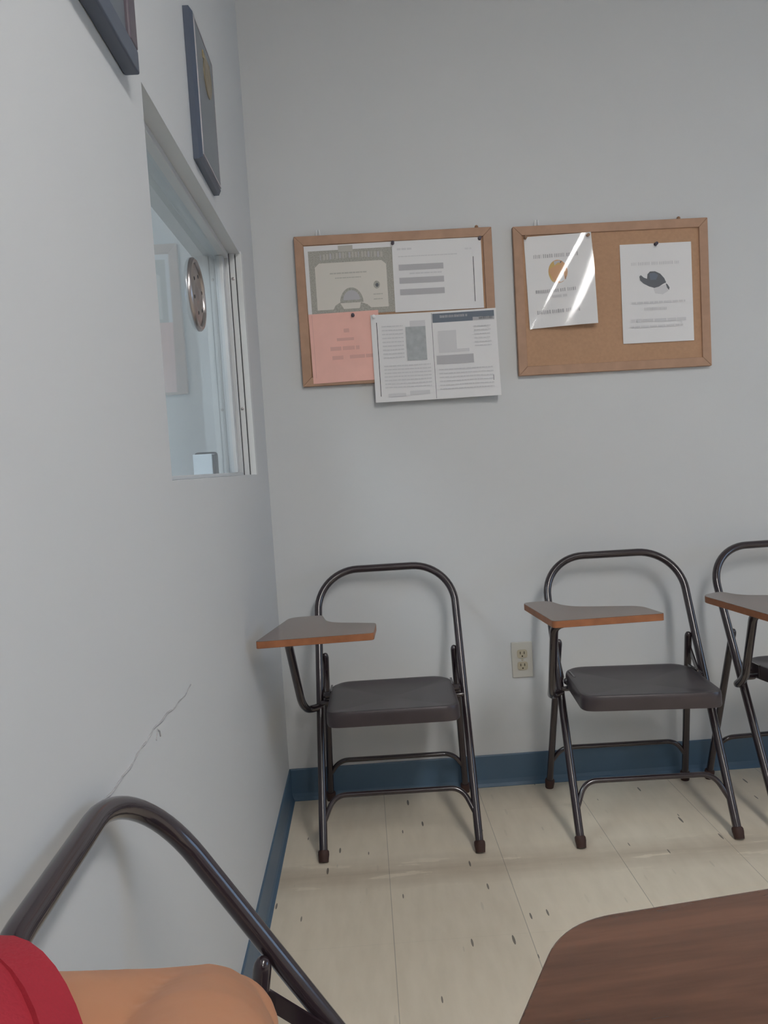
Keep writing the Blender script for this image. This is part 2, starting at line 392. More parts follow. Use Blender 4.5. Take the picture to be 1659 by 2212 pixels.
# ------------------------------------------------------------------ picture frame and plaque on the left wall
t = thing('picture_frame', 'dark navy picture frame at the top left above the service window corner', 'picture frame', (0, 0.80, 1.83))
y0, y1, z0, z1 = -.26, .305, -.215, .235
bm = bmesh.new(); box(bm, .0003, .022, y0, y1, z0, z0 + .032); box(bm, .0003, .022, y0, y1, z1 - .032, z1); box(bm, .0003, .022, y0, y0 + .032, z0 + .032, z1 - .032)
link('frame', bm, M['navy'], t, bevel=.003)
bm = bmesh.new(); box(bm, .0003, .0221, y1 - .034, y1 + .0005, z0 + .032, z1 - .032); link('side_rail', bm, M['plum'], t, bevel=.003)
bm = bmesh.new(); box(bm, .0004, .016, y0 + .0321, y1 - .0341, z0 + .0321, z1 - .0321); link('mat_board', bm, M['navy_mat'], t)
bm = bmesh.new(); lathe(bm, [(0.026, .0161), (0.026, .0175), (0.018, .019), (.006, .0195)], 'x', 30, (0, .215, -.115)); link('gold_seal', bm, M['gold'], t, smooth=True)

t = thing('wall_plaque', 'dark navy award plaque with a gold emblem high on the left wall', 'plaque', (0, 1.672, 1.83))
a, b = .105, .146
bm = bmesh.new()
pr = [(-a, -b), (a, -b), (a, b), (-a, b)]
lo = [bm.verts.new((.0003, p[0], p[1])) for p in pr]; mid = [bm.verts.new((.012, p[0], p[1])) for p in pr]
hi = [bm.verts.new((.018, p[0] * .93, p[1] * .95)) for p in pr]
for i in range(4):
    j = (i + 1) % 4
    bm.faces.new((lo[i], lo[j], mid[j], mid[i])); bm.faces.new((mid[i], mid[j], hi[j], hi[i]))
bm.faces.new(hi); bm.faces.new(lo[::-1])
link('board', bm, M['navy'], t)
bm = bmesh.new(); box(bm, .0181, .0192, -a * .84, a * .84, -b * .88, b * .88); link('face_plate', bm, M['navy_mat'], t)
bm = bmesh.new()
for s in (-1, 1): box(bm, .0181, .0196, s * a * .885 - .0025, s * a * .885 + .0025, -b * .90, b * .90)
for s in (-1, 1): box(bm, .0181, .0196, -a * .885 - .0025, a * .885 + .0025, s * b * .905 - .002, s * b * .905 + .002)
link('border_line', bm, M['silver'], t)
bm = bmesh.new(); lathe(bm, [(0.040, .0193), (0.040, .0205), (0.034, .0225), (0.030, .021), (.012, .0235), (.002, .024)], 'x', 30, (0, .015, .065)); link('emblem', bm, M['gold_dull'], t, smooth=True)
bm = bmesh.new(); box(bm, .0193, .0210, -.025, .045, .088, .104); link('emblem_scroll', bm, M['gold'], t, bevel=.0006)

# ------------------------------------------------------------------ pin boards
def cork_board(x0, z0, ang, label, hooks):
    t = thing('cork_board', label, 'cork board', (x0, D, z0), 0, 'cork boards on the back wall')
    t.rotation_euler = (0, -ang, 0)
    W, H, f = .61, .457, .028
    bm = bmesh.new()
    def rail(q):   # mitred rail from 4 xz corners
        lo = [bm.verts.new((p[0], -.0003, p[1])) for p in q]; hi = [bm.verts.new((p[0], -.018, p[1])) for p in q]
        bm.faces.new(lo[::-1]); bm.faces.new(hi)
        for i in range(4): bm.faces.new((lo[i], lo[(i + 1) % 4], hi[(i + 1) % 4], hi[i]))
    o = [(0, 0), (W, 0), (W, -H), (0, -H)]; n = [(f, -f), (W - f, -f), (W - f, -H + f), (f, -H + f)]
    for i in range(4):
        j = (i + 1) % 4; rail((o[i], o[j], n[j], n[i]))
    link('frame', bm, M['cork_frame'], t, bevel=.002)
    bm = bmesh.new(); box(bm, f, W - f, -.0125, -.0004, -H + f, -f); link('cork_panel', bm, M['cork'], t)
    for hx, m in hooks:
        bm = bmesh.new()
        if m == 'pin_white':
            for s in (-1, 1): tube(bm, fillet([(hx + s * .0055, -.003, -.004), (hx + s * .0055, -.010, .006), (hx + s * .0045, -.010, .019)], .004), .0016, 8)
        else:
            lathe(bm, [(.004, 0), (.006, .003), (.005, .007), (.002, .009)], 'z', 12, (hx, -.009, 0))
        link('hanger', bm, M[m], t, smooth=True)
    return t
cork_board(.1294, 1.7712, -.0025, 'oak framed cork board crowded with papers, nearest the corner', [(.075, 'pin_white'), (.565, 'pin_tan')])
cork_board(.8049, 1.7659, -.0053, 'oak framed cork board with two white sheets and bare cork', [(.077, 'pin_white'), (.522, 'pin_tan')])

def sheet(name, label, cat, x, z, w, h, ang, depth, paper, marks=(), curl=None, nu=16, nv=18, group=None):
    """sheet of paper on the back wall, top-left at x,z; u right, v down in metres; depth = distance off the wall; marks: (material, [uv points])"""
    t = bpy.data.objects.new
    mats = [paper]; bm = bmesh.new()
    curl = curl or (lambda u, v: 0.0)
    def P(u, v, e=0.0): return Vector((u, -curl(u, v) - e, -v))
    g = [[bm.verts.new(P(w * i / nu, h * j / nv)) for i in range(nu + 1)] for j in range(nv + 1)]
    gb = [[bm.verts.new(P(w * i / nu, h * j / nv, -.0004)) for i in range(nu + 1)] for j in range(nv + 1)]
    for j in range(nv):
        for i in range(nu):
            bm.faces.new((g[j][i], g[j + 1][i], g[j + 1][i + 1], g[j][i + 1]))
            bm.faces.new((gb[j][i], gb[j][i + 1], gb[j + 1][i + 1], gb[j + 1][i]))
    rim = [(0, i) for i in range(nu)] + [(j, nu) for j in range(nv)] + [(nv, nu - i) for i in range(nu)] + [(nv - j, 0) for j in range(nv)]
    for k in range(len(rim)):
        a, b = rim[k], rim[(k + 1) % len(rim)]
        bm.faces.new((g[a[0]][a[1]], g[b[0]][b[1]], gb[b[0]][b[1]], gb[a[0]][a[1]]))
    lay = .0003
    for m, pts in marks:
        if m not in mats: mats.append(m)
        if isinstance(pts[0], (int, float)):          # rectangle u0,v0,u1,v1 -> subdivided to follow the curl
            u0, v0, u1, v1 = pts; n = max(1, int(abs(u1 - u0) / .02)); k = max(1, int(abs(v1 - v0) / .02))
            vv = [[bm.verts.new(P(u0 + (u1 - u0) * i / n, v0 + (v1 - v0) * j / k, lay)) for i in range(n + 1)] for j in range(k + 1)]
            for j in range(k):
                for i in range(n):
                    f = bm.faces.new((vv[j][i], vv[j + 1][i], vv[j + 1][i + 1], vv[j][i + 1])); f.material_index = mats.index(m)
        else:
            f = bm.faces.new([bm.verts.new(P(u, v, lay)) for u, v in pts]); f.material_index = mats.index(m)
        lay = min(lay + .000035, .0022)
    me = bpy.data.meshes.new(name); bm.to_mesh(me); bm.free()
    o = bpy.data.objects.new(name, me); C.objects.link(o)
    for m in mats: me.materials.append(m)
    for p in me.polygons: p.use_smooth = False
    o.location = (x, D - depth, z); o.rotation_euler = (0, -ang, 0)
    tag(o, label, cat, group)
    return o

def words(u0, u1, v, hgt, m, gap=.35, strokes=False):
    """a line of illegible print as small word blocks"""
    out = []; u = u0
    while u < u1 - hgt * .6:
        l = min(random.uniform(1.6, 4.5) * hgt, u1 - u)
        if strokes:
            k = u
            while k < u + l:
                s = random.uniform(.18, .4) * hgt
                out.append((m, (k, v + random.uniform(0, .15) * hgt, min(k + s, u + l), v + hgt))); k += s + .22 * hgt
        else:
            out.append((m, (u, v, u + l, v + hgt)))
        u += l + gap * hgt
    return out
def ell(cx, cy, rx, ry, n=28, a0=0, a1=2 * PI):
    return [(cx + rx * math.cos(a0 + (a1 - a0) * k / n), cy + ry * math.sin(a0 + (a1 - a0) * k / n)) for k in range(n if abs(a1 - a0) > 6.2 else n + 1)]

# certificate with the grey-green ornamental border
mk = [(M['border'], (.012, .016, .272, .2135))]
inner = [(.030, .060), (.040, .048), (.060, .047), (.060, .060), (.212, .060), (.212, .047), (.232, .048), (.246, .060), (.251, .195), (.032, .195)]
mk.append((M['cream'], [(.030, .066), (.044, .054), (.236, .054), (.250, .066), (.250, .196), (.030, .196)]))
for k in range(20):
    u = .048 + .0098 * k; d = .004 * math.sin(PI * k / 19)
    mk.append((M['border_light'] if k % 3 else M['ink_mid'], (u, .028 - d, u + (.006 if k % 4 else .003), .045 - d)))
mk.append((M['border_light'], (.105, .004, .150, .022)))
mk.append((M['border'], ell(.137, .178, .036, .046, 20, PI, 2 * PI)))
mk.append((M['ink_mid'], ell(.137, .170, .026, .030, 20, PI, 2 * PI)))
mk.append((M['border'], [(.075, .205), (.085, .185), (.100, .176), (.108, .19), (.116, .205)]))
mk.append((M['border'], [(.158, .205), (.165, .178), (.185, .186), (.205, .205)]))
mk.append((M['border'], ell(.217, .128, .010, .012)));  mk.append((M['ink_dark'], ell(.218, .129, .005, .006, 10)))
mk += words(.075, .19, .085, .004, M['border_light']) + words(.09, .17, .10, .003, M['border_light'])
mk += words(.205, .235, .155, .003, M['border_light']) + words(.205, .235, .170, .003, M['border_light'])
sheet('certificate', 'certificate with grey-green ornamental border, top left on the crowded cork board', 'certificate', .158, 1.741, .275, .213, .004, .0138, M['paper'], mk)
# sheet with three grey bars
mk = [(M['ink_light'], (.012, .018, .24, .042))]
mk = words(.015, .06, .022, .006, M['ink_light']) + words(.018, .20, .046, .003, M['ink_light'])
for v in (.072, .112, .147): mk.append((M['ink_mid'], (.018, v, .156, v + .018)))
mk += words(.05, .15, .098, .004, M['ink_light']) + words(.225, .245, .03, .006, M['ink_light'], strokes=True)
mk.append((M['ink_black'], (.2485, .058, .2502, .195)))
sheet('printed_sheet', 'white printed sheet with three grey bars, top right on the crowded board', 'paper', .429, 1.742, .276, .216, -.004, .0152, M['paper'], mk, curl=lambda u, v: .002 * v)
# pink sheet
mk = [(M['ink_pink'], (.0098, .004, .0112, .196))]
mk += [(M['ink_pink'], (.105, .050, .122, .062)), (M['ink_pink'], (.082, .078, .135, .087)), (M['ink_pink'], (.060, .104, .094, .116)), (M['ink_pink'], (.098, .104, .135, .116)), (M['ink_pink'], (.139, .104, .150, .116)), (M['ink_pink'], (.064, .132, .098, .144)), (M['ink_pink'], (.118, .132, .165, .143)), (M['ink_pink'], (.168, .132, .19, .143))]
sheet('pink_notice', 'pink paper notice pinned at the lower left of the crowded board', 'paper', .159, 1.534, .216, .213, .012, .0162, M['pink'], mk, curl=lambda u, v: .004 * (v / .213) ** 2)
# double newsletter spread hanging below the board
mk = [(M['ink_black'], (.0165, .024, .0185, .252)), (M['ink_dark'], (.1885, .004, .1898, .268))]
mk += [(M['ink_head'], (.1915, .006, .383, .034)), (M['ink_mid'], (.316, .022, .3828, .034))]
mk += words(.215, .30, .012, .008, M['ink_mid'], strokes=True) + words(.335, .380, .024, .007, M['ink_dark'], strokes=True)
mk += [(M['photo_grey'], (.106, .042, .168, .146)), (M['ink_light'], (.120, .024, .168, .042)), (M['ink_light'], (.206, .060, .30, .128)), (M['paper'], (.262, .060, .30, .118)), (M['ink_mid'], (.197, .136, .312, .163))]
for k in range(9): mk += words(.032, .098, .036 + .012 * k, .0035, M['ink_light'])
for k in range(7): mk += words(.032, .178, .158 + .011 * k, .0035, M['ink_light'])
for k in range(6): mk += words(.202, .37, .178 + .012 * k, .0035, M['ink_light'])
for k in range(6): mk += words(.318, .37, .05 + .012 * k, .0035, M['ink_light'])
mk += [(M['ink_light'], (.04, .245, .095, .255)), (M['ink_light'], (.108, .240, .17, .252)), (M['ink_dark'], (.369, .205, .3705, .222))]
sheet('newsletter_spread', 'white two page newsletter with dark header hanging below the crowded board', 'newsletter', .350, 1.521, .390, .270, .002, .0142, M['paper'], mk, nu=24,
      curl=lambda u, v: .016 * (v / .27) ** 2 * (.55 + .45 * (u / .39)) + .0056 * abs(u - .19) / .19)
# glossy poster in a plastic sleeve
def ripple_slope(q):
    if q < .125: return .012
    if q < .180: return .012 + .20 * (.5 - .5 * math.cos(PI * (q - .125) / .055))
    if q < .330: return .012 + .20 * (.5 + .5 * math.cos(PI * (q - .180) / .150))
    return .012
RIP = [0.0]
for k in range(700): RIP.append(RIP[-1] + ripple_slope(k * .0006) * .0006)
def sleeve_curl(u, v):
    q = max(0.0, .85 * u + .52 * v) / .0006; k = min(int(q), 698)
    return RIP[k] + (RIP[k + 1] - RIP[k]) * (q - k)
mk = [(M['orange'], ell(.099, .112, .0295, .036)), (M['amber'], ell(.092, .113, .0215, .034)),
       (M['ink_mid'], [(.088, .080), (.106, .078), (.110, .088), (.102, .098), (.090, .094)]),
       (M['ink_dark'], [(.108, .082), (.114, .080), (.106, .112), (.102, .130), (.098, .145), (.096, .143), (.102, .112)]),
       (M['paper'], [(.108, .102), (.116, .108), (.118, .140), (.104, .146), (.100, .136)]),
       (M['ink_mid'], [(.083, .140), (.098, .150), (.092, .158)]), (M['ink_dark'], (.1205, .128, .122, .138))]
mk += words(.026, .165, .056, .012, M['ink_mid'], .5, True) + words(.026, .150, .164, .011, M['ink_mid'], .4, True) + words(.075, .12, .184, .008, M['ink_light'], .4)
mk += words(.026, .155, .228, .012, M['ink_mid'], .4, True)
po = sheet('sleeved_poster', 'white poster with an amber disc in a shiny plastic sleeve on the right board', 'poster', .8385, 1.733, .208, .282, .018, .0142, M['paper'], mk, curl=sleeve_curl, nu=18, nv=24)
bm = bmesh.new(); nu, nv = 70, 90
g = [[bm.verts.new((-.0002 + .2086 * i / nu, -sleeve_curl(max(0, -.0002 + .2086 * i / nu), .284 * j / nv) - .0030, -.284 * j / nv)) for i in range(nu + 1)] for j in range(nv + 1)]
for j in range(nv):
    for i in range(nu): bm.faces.new((g[j][i], g[j + 1][i], g[j + 1][i + 1], g[j][i + 1]))
sl = link('plastic_sleeve', bm, M['sleeve'], po, smooth=True); sl['label'] = 'clear glossy plastic sleeve'
# flyer with the dark cap
mk = [(M['ink_light'], [(.100, .135), (.142, .128), (.148, .148), (.130, .158), (.106, .154)]),
       (M['ink_dark'], [(.058, .100), (.063, .096), (.072, .104), (.082, .108), (.084, .094), (.092, .086), (.108, .086), (.124, .094), (.136, .108), (.142, .122), (.132, .126), (.118, .134), (.104, .137), (.088, .132), (.070, .122), (.060, .112)]),
       (M['ink_head'], [(.090, .092), (.106, .090), (.118, .098), (.110, .112), (.092, .112)]),
       (M['ink_dark'], [(.140, .124), (.146, .128), (.152, .138), (.150, .146), (.144, .138)])]
mk += words(.034, .185, .056, .010, M['ink_light'], .5, True) + words(.03, .20, .178, .006, M['ink_light']) + words(.07, .14, .196, .010, M['ink_light'], .3, True) + words(.026, .20, .232, .009, M['ink_light'], .4) + words(.026, .19, .252, .006, M['ink_light'])
sheet('cap_flyer', 'white flyer with a dark cap picture pinned on the right board', 'flyer', 1.137, 1.694, .2245, .305, -.006, .0138, M['paper'], mk, curl=lambda u, v: .002 * v / .3)

# push pins
def pin(x, z, depth, m, label):
    o = bpy.data.objects.get('push_pin')
    t = thing('push_pin', label, 'push pin', (x, D - depth, z), 0, 'push pins on the cork boards')
    bm = bmesh.new(); lathe(bm, [(.0055, 0), (.0055, -.0015), (.003, -.003), (.003, -.008), (.0048, -.010), (.0048, -.0125), (.002, -.0135)], 'y', 14); link('head', bm, M[m], t, smooth=True)
    bm = bmesh.new(); lathe(bm, [(.0006, .008), (.0006, 0)], 'y', 6); link('needle', bm, M['steel'], t)
pin(.432, 1.736, .0160, 'pin', 'dark push pin between the certificate and the grey-bar sheet')
pin(.701, 1.736, .0160, 'pin', 'dark push pin at the top right corner of the grey-bar sheet')
pin(.296, 1.524, .0172, 'pin', 'dark push pin at the top of the pink notice')
pin(1.249, 1.690, .0145, 'pin', 'dark push pin at the top of the cap flyer')
pin(.360, 1.515, .0225, 'pin_white', 'pale push pin at the top left corner of the newsletter')
pin(.842, 1.730, .0170, 'pin_tan', 'tan push pin at the top left corner of the sleeved poster')
pin(1.036, 1.726, .0180, 'pin_tan', 'tan push pin at the top right corner of the sleeved poster')

# ------------------------------------------------------------------ wall outlet
t = thing('wall_outlet', 'ivory duplex wall outlet low on the back wall between two chairs', 'outlet', (.769, D, .408))
bm = bmesh.new(); box(bm, -.034, .034, -.006, -.0003, -.058, .058); link('plate', bm, M['ivory_plate'], t, bevel=.003)
for s in (1, -1):
    bm = bmesh.new()
    pr = fillet_closed([(-.0165, -.0135), (.0165, -.0135), (.0165, .0135), (-.0165, .0135)], .009, 6)
    prism(bm, pr, .0055, .0085)
    for v in bm.verts: v.co = Vector((v.co.x, -v.co.z, v.co.y + s * .0195))
    r = link('receptacle', bm, M['ivory'], t)
    bm = bmesh.new()
    for q in (-.0063, .0063): box(bm, q - .0012, q + .0012, -.0088, -.0083, s * .0195 - .001, s * .0195 + .0075)
    lathe(bm, [(.0025, -.0088), (.0025, -.0083)], 'y', 12, (0, 0, s * .0195 - .0075))
    link('slots', bm, M['slot'], r)
bm = bmesh.new(); lathe(bm, [(.0035, -.006), (.0035, -.0072), (.002, -.0078)], 'y', 14); link('screw', bm, M['ivory'], t, smooth=True)

# ------------------------------------------------------------------ tablet arm folding chairs
LEAN = math.radians(26.0); W0, W1, RC, ZT, TR = .423, .417, .125, .741, .0115
LT = ZT / math.cos(LEAN)
def on_frame(u, s): return Vector((u, s * math.sin(LEAN), s * math.cos(LEAN)))
def frame_pts():
    w = W1 / 2; P = []
    for k in range(9): s = .028 + (LT - RC - .028) * k / 8; P.append(on_frame(-(W0 / 2 + (w - W0 / 2) * s / (LT - RC)), s))
    for k in range(1, 15): a = PI - PI / 2 * k / 14; P.append(on_frame(-(w - RC) + RC * math.cos(a), LT - RC + RC * math.sin(a)))
    for k in range(0, 15): a = PI / 2 - PI / 2 * k / 14; P.append(on_frame((w - RC) + RC * math.cos(a), LT - RC + RC * math.sin(a)))
    for k in range(1, 9): s = (LT - RC) + (.028 - (LT - RC)) * k / 8; P.append(on_frame(W0 / 2 + (w - W0 / 2) * s / (LT - RC), s))
    return P
RT, RB = Vector((.1925, .257, .500)), Vector((.216, .392, .0))
def rear(z, s=1):
    k = (RT.z - z) / RT.z; p = RT.lerp(RB, k); return Vector((p.x * s, p.y, p.z))
def cap_bm(p, d):
    bm = bmesh.new(); d = d.normalized()
    pts = [p, p + d * .004, p + d * .012, p + d * .020, p + d * .030]
    tube(bm, pts, [.0125, .0150, .0152, .0140, .0130], 16); return bm
CH = {}
def build_chair_meshes():
    bm = bmesh.new(); tube(bm, frame_pts(), TR, 16); CH['back_frame'] = (bm, 'chair', None)
    CH['legs'] = []
    # seat
    bm = bmesh.new()
    out = fillet_closed([(-.172, -.085), (.172, -.085), (.176, .245), (-.176, .245)], [.045, .045, .06, .06], 8)
    n = len(out); cx, cy = 0, .08
    def zt(x, y): 
        r = max(abs(x) / .175, abs(y - .08) / .165)
        return .437 - (y + .085) * .055 - .010 * max(0, 1 - r * r) + (.006 * max(0, 1 - abs(y - .245) / .05))
    rings = []
    for s in (.12, .3, .5, .68, .82, .92, .97):
        rings.append([bm.verts.new((cx + (p.x - cx) * s, cy + (p.y - cy) * s, zt(cx + (p.x - cx) * s, cy + (p.y - cy) * s))) for p in out])
    for s, dz in ((.99, -.001), (1.0, -.005), (1.005, -.012), (1.006, -.036), (1.0, -.040), (.985, -.0405), (.975, -.036)):
        rings.append([bm.verts.new((cx + (p.x - cx) * s, cy + (p.y - cy) * s, zt(cx + (p.x - cx) * .97, cy + (p.y - cy) * .97) + dz)) for p in out])
    # underside
    for s in (.9, .6, .12):
        rings.append([bm.verts.new((cx + (p.x - cx) * s, cy + (p.y - cy) * s, zt(cx + (p.x - cx) * s, cy + (p.y - cy) * s) - .006)) for p in out])
    for a, b in zip(rings[:-1], rings[1:]):
        for k in range(n): bm.faces.new((a[k], a[(k + 1) % n], b[(k + 1) % n], b[k]))
    bm.faces.new(rings[0][::-1]); bm.faces.new(rings[-1])
    CH['seat'] = (bm, 'seat', None)
build_chair_meshes()
TAB = {
 'corner': ([(-.307, -.262), (-.258, .006), (-.172, .012), (-.152, -.088), (-.028, -.132), (-.034, -.244)], [.010, .03, .012, .04, .012, .010]),
 'outlet': ([(-.306, -.232), (-.334, .018), (-.262, .028), (-.236, -.068), (-.062, -.112), (-.040, -.218)], [.012, .02, .03, .05, .03, .010]),
 'right': ([(-.400, -.300), (-.420, -.012), (-.350, .024), (-.335, -.045), (-.170, -.120), (-.130, -.290)], [.012, .03, .03, .05, .03, .012]),
}
def tab_support(ox=0.0, top=-.10, z=.650, run=.07):
    P = fillet([(-.206, .183, .372), (-.243, .155, .372), (-.252, .090, .412), (-.254 + ox, top, z - .012), (-.215 + ox + run * .3, top - .030, z)], [.03, .045, .03], 8)
    return P
GRP = 'tablet arm folding chairs'
def make_chair(label, loc, yaw, key, tilt=0.0, first=None, zt=.664):
    if first is None:
        t = thing('tablet_arm_chair', label, 'chair', loc, yaw, GRP)
        bm, m, _ = CH['back_frame']; link('back_frame', bm, M[m], t, smooth=True)
        bm, m, _ = CH['seat']; link('seat', bm, M[m], t, smooth=True)
        for s in (-1, 1):
            bm = bmesh.new(); p, q = rear(RT.z, s), rear(.028, s)
            d = (p - q).normalized()
            tube(bm, [p + d * .010, p + d * .008, p + d * .003, p - d * .004] + [p.lerp(q, k / 4) for k in range(1, 5)], [.002, .006, .009, .0105, .0105, .0105, .0105, .0105], 14)
            link('rear_leg', bm, M['chair'], t, smooth=True)
            dv = on_frame(0, 1) * -1
            link('foot_cap', cap_bm(on_frame(s * W0 / 2, .032), dv), M['rubber'], t, smooth=True)
            link('foot_cap', cap_bm(rear(.0305, s), (RB - RT) if s > 0 else Vector((-(RB - RT).x, (RB - RT).y, (RB - RT).z))), M['rubber'], t, smooth=True)
            # hinge bracket: flat link between rear leg, frame tube and seat
            bm = bmesh.new(); x = s * .196
            for (a, b) in (((.262, .462), (.205, .405)),):
                A, B = Vector((x, *a)), Vector((x, *b)); w = (B - A).normalized(); nn = Vector((0, -w.z, w.y)) * .0095
                q4 = [A + nn, B + nn, B - nn, A - nn]
                lo = [bm.verts.new(v + Vector((-.002, 0, 0))) for v in q4]; hi = [bm.verts.new(v + Vector((.002, 0, 0))) for v in q4]
                bm.faces.new(lo[::-1]); bm.faces.new(hi)
                for i in range(4): bm.faces.new((lo[i], lo[(i + 1) % 4], hi[(i + 1) % 4], hi[i]))
            lathe(bm, [(.006, -.016), (.007, -.010), (.007, .010), (.006, .016)], 'x', 12, (s * .192, .175, .384))
            link('hinge_bracket', bm, M['chair'], t, smooth=True)
            bm = bmesh.new(); box(bm, s * .1745 - .003, s * .1745 + .003, .150, .215, .388, .424); lathe(bm, [(.010, 0), (.010, s * .016), (.006, s * .022)], 'x', 14, (s * .177, .18, .404))
            link('seat_pivot', bm, M['chair'], t, bevel=.001)
        def stretcher(fn, z, zl, inset):
            a, b = fn(zl, -1), fn(zl, 1); c, d = fn(z, -1), fn(z, 1)
            return fillet([a, Vector((a.x + inset, c.y, z)), Vector((b.x - inset, d.y, z)), b], .035, 8)
        ff = lambda z, s: on_frame(s * (W0 / 2 - .004), z / math.cos(LEAN))
        bm = bmesh.new(); tube(bm, stretcher(ff, .152, .092, .030), .0075, 12); link('front_stretcher', bm, M['chair'], t, smooth=True)
        bm = bmesh.new(); tube(bm, stretcher(lambda z, s: rear(z, s), .142, .092, .034), .0075, 12); link('rear_stretcher', bm, M['chair'], t, smooth=True)
    else:
        t = first.copy(); C.objects.link(t); t.location = loc; t.rotation_euler = (0, 0, yaw); t['label'] = label
        for ch in first.children:
            if ch.name.split('.')[0] in ('tablet_top', 'tablet_support'): continue
            c = ch.copy(); C.objects.link(c); c.parent = t
    if key in TAB:
        poly, rad = TAB[key]
        bm = bmesh.new(); prism(bm, fillet_closed([Vector((p[0], p[1])) for p in poly], rad), zt - .010, zt + .007, 0, 1)
        link('tablet_top', bm, [M['wood'], M['edge']], t, bevel=.0012)
        ox = sum(p[0] for p in poly[:2]) / 2 + .283
        bm = bmesh.new(); tube(bm, tab_support(ox * .6, z=zt - .018), .0110, 14); link('tablet_support', bm, M['chair'], t, smooth=True)
    if tilt:
        # leaned back until the top of the frame touches the wall, standing on its rear feet
        R = Matrix.Translation(Vector(loc)) @ Matrix.Rotation(yaw, 4, 'Z') @ Matrix.Translation(Vector((0, .40, 0))) @ Matrix.Rotation(-tilt, 4, 'X') @ Matrix.Translation(Vector((0, -.40, 0)))
        t.matrix_world = R
    return t
c1 = make_chair('dark brown tablet arm folding chair in the corner under the crowded cork board', (.336, 2.008, 0), math.radians(-1.3), 'corner')
c2 = make_chair('dark brown tablet arm folding chair just right of the wall outlet', (1.029, 1.980, 0), math.radians(-2.0), 'outlet', first=c1)
make_chair('dark brown tablet arm folding chair cut off by the right edge', (1.569, 1.982, 0), math.radians(2.8), 'right', first=c1)
TILT = math.radians(6.81)
fg = make_chair('nearest tablet arm chair, tipped back against the left wall in the foreground', (.472, .644, 0), math.radians(92.1), 'none', tilt=TILT, first=c1)
def turn_seat(ch, ax, ang, piv, off=(0, 0, 0), sx=1.0):
    for c in ch.children:
        if c.name.split('.')[0] == 'seat':
            P_ = Vector(piv)
            c.matrix_basis = Matrix.Translation(Vector(off)) @ Matrix.Translation(P_) @ Matrix.Rotation(ang, 4, ax) @ Matrix.Translation(-P_) @ Matrix.Diagonal((sx, 1, 1, 1))
turn_seat(c2, 'Z', math.radians(-5), (0, .2, 0), (-.006, 0, 0), 1.03)
turn_seat(fg, 'X', math.radians(20), (0, .18, .40), (0, 0, -.022))
for c in fg.children:
    if c.name.split('.')[0] == 'seat_pivot': c.location.z -= .022
# its writing tablet reaches into the lower right of the view
def tz(p): return .690 + .06 * (p[0] - .43)
poly = [(.428, .584), (.76, .598), (.79, .30), (.50, .245), (.345, .27), (.325, .36), (.352, .447)]
bm = bmesh.new()
prism(bm, fillet_closed([Vector(p) for p in poly], [.042, .04, .05, .04, .04, .06, .05], 10), lambda p: tz(p) - .017, tz, 0, 1)
inv = fg.matrix_world.inverted()
tp = link('tablet_top', bm, [M['wood'], M['edge']], None, bevel=.002)
tp.parent = fg; tp.matrix_parent_inverse = inv
bm = bmesh.new()
wl_ = [fg.matrix_world @ Vector(p) for p in ((-.206, .183, .372), (-.243, .155, .372))]
tube(bm, fillet([wl_[0], wl_[1], (.40, .395, .42), (.50, .385, .660), (.56, .42, tz((.55, 0)) - .0285)], [.03, .045, .04], 8), .0110, 14)
sp_ = link('tablet_support', bm, M['chair'], None, smooth=True)
sp_.parent = fg; sp_.matrix_parent_inverse = inv
# the chair the person sits on (its back is against the left wall too, tablet swung away)
pc = make_chair('tablet arm folding chair under the person in the red shirt', (.475, -.03, 0), math.radians(90), 'none', first=c1)

# ------------------------------------------------------------------ person
def cone(bm, p0, r0, p1, r1, n=18, m=7):
    """capsule with two radii"""
    p0, p1 = Vector(p0), Vector(p1); ax = (p1 - p0); L = ax.length; t = ax.normalized() if L > 1e-6 else Vector((0, 0, 1))
    a = Vector((0, 0, 1)) if abs(t.z) < .9 else Vector((1, 0, 0)); u = t.cross(a).normalized(); w = t.cross(u)
    prof = [(r0 * math.sin(PI / 2 * k / m), -r0 * math.cos(PI / 2 * k / m)) for k in range(1, m + 1)] + [(r1 * math.cos(PI / 2 * k / m), L + r1 * math.sin(PI / 2 * k / m)) for k in range(0, m)]
    rings = [[bm.verts.new(p0 + t * h + r * (math.cos(2 * PI * k / n) * u + math.sin(2 * PI * k / n) * w)) for k in range(n)] for r, h in prof]
    for a_, b_ in zip(rings[:-1], rings[1:]):
        for k in range(n): bm.faces.new((a_[k], a_[(k + 1) % n], b_[(k + 1) % n], b_[k]))
    bm.faces.new(rings[0][::-1]); bm.faces.new(rings[-1])
def ellipsoid(bm, c, r, rot=None):
    mtx = Matrix.Translation(Vector(c)) @ (rot or Matrix.Identity(4)) @ Matrix.Diagonal((*r, 1))
    bmesh.ops.create_icosphere(bm, subdivisions=3, radius=1, matrix=mtx)
def chain(bm, pts):
    for (a, ra), (b, rb) in zip(pts[:-1], pts[1:]): cone(bm, a, ra, b, rb)
def fused(name, bm, m, parent, voxel, smooth_it=6, extra=None):
    me = bpy.data.meshes.new('tmp'); bm.to_mesh(me); bm.free()
    o = bpy.data.objects.new('tmp', me); C.objects.link(o)
    r = o.modifiers.new('r', 'REMESH'); r.mode = 'VOXEL'; r.voxel_size = voxel
    s = o.modifiers.new('s', 'SMOOTH'); s.iterations = smooth_it; s.factor = .5
    dg = bpy.context.evaluated_depsgraph_get(); dg.update()
    nm = bpy.data.meshes.new_from_object(o.evaluated_get(dg)); nm.name = name
    bpy.data.objects.remove(o)
    q = bpy.data.objects.new(name, nm); C.objects.link(q); nm.materials.clear(); nm.materials.append(m)
    for p in nm.polygons: p.use_smooth = True
    q.parent = parent
    return q
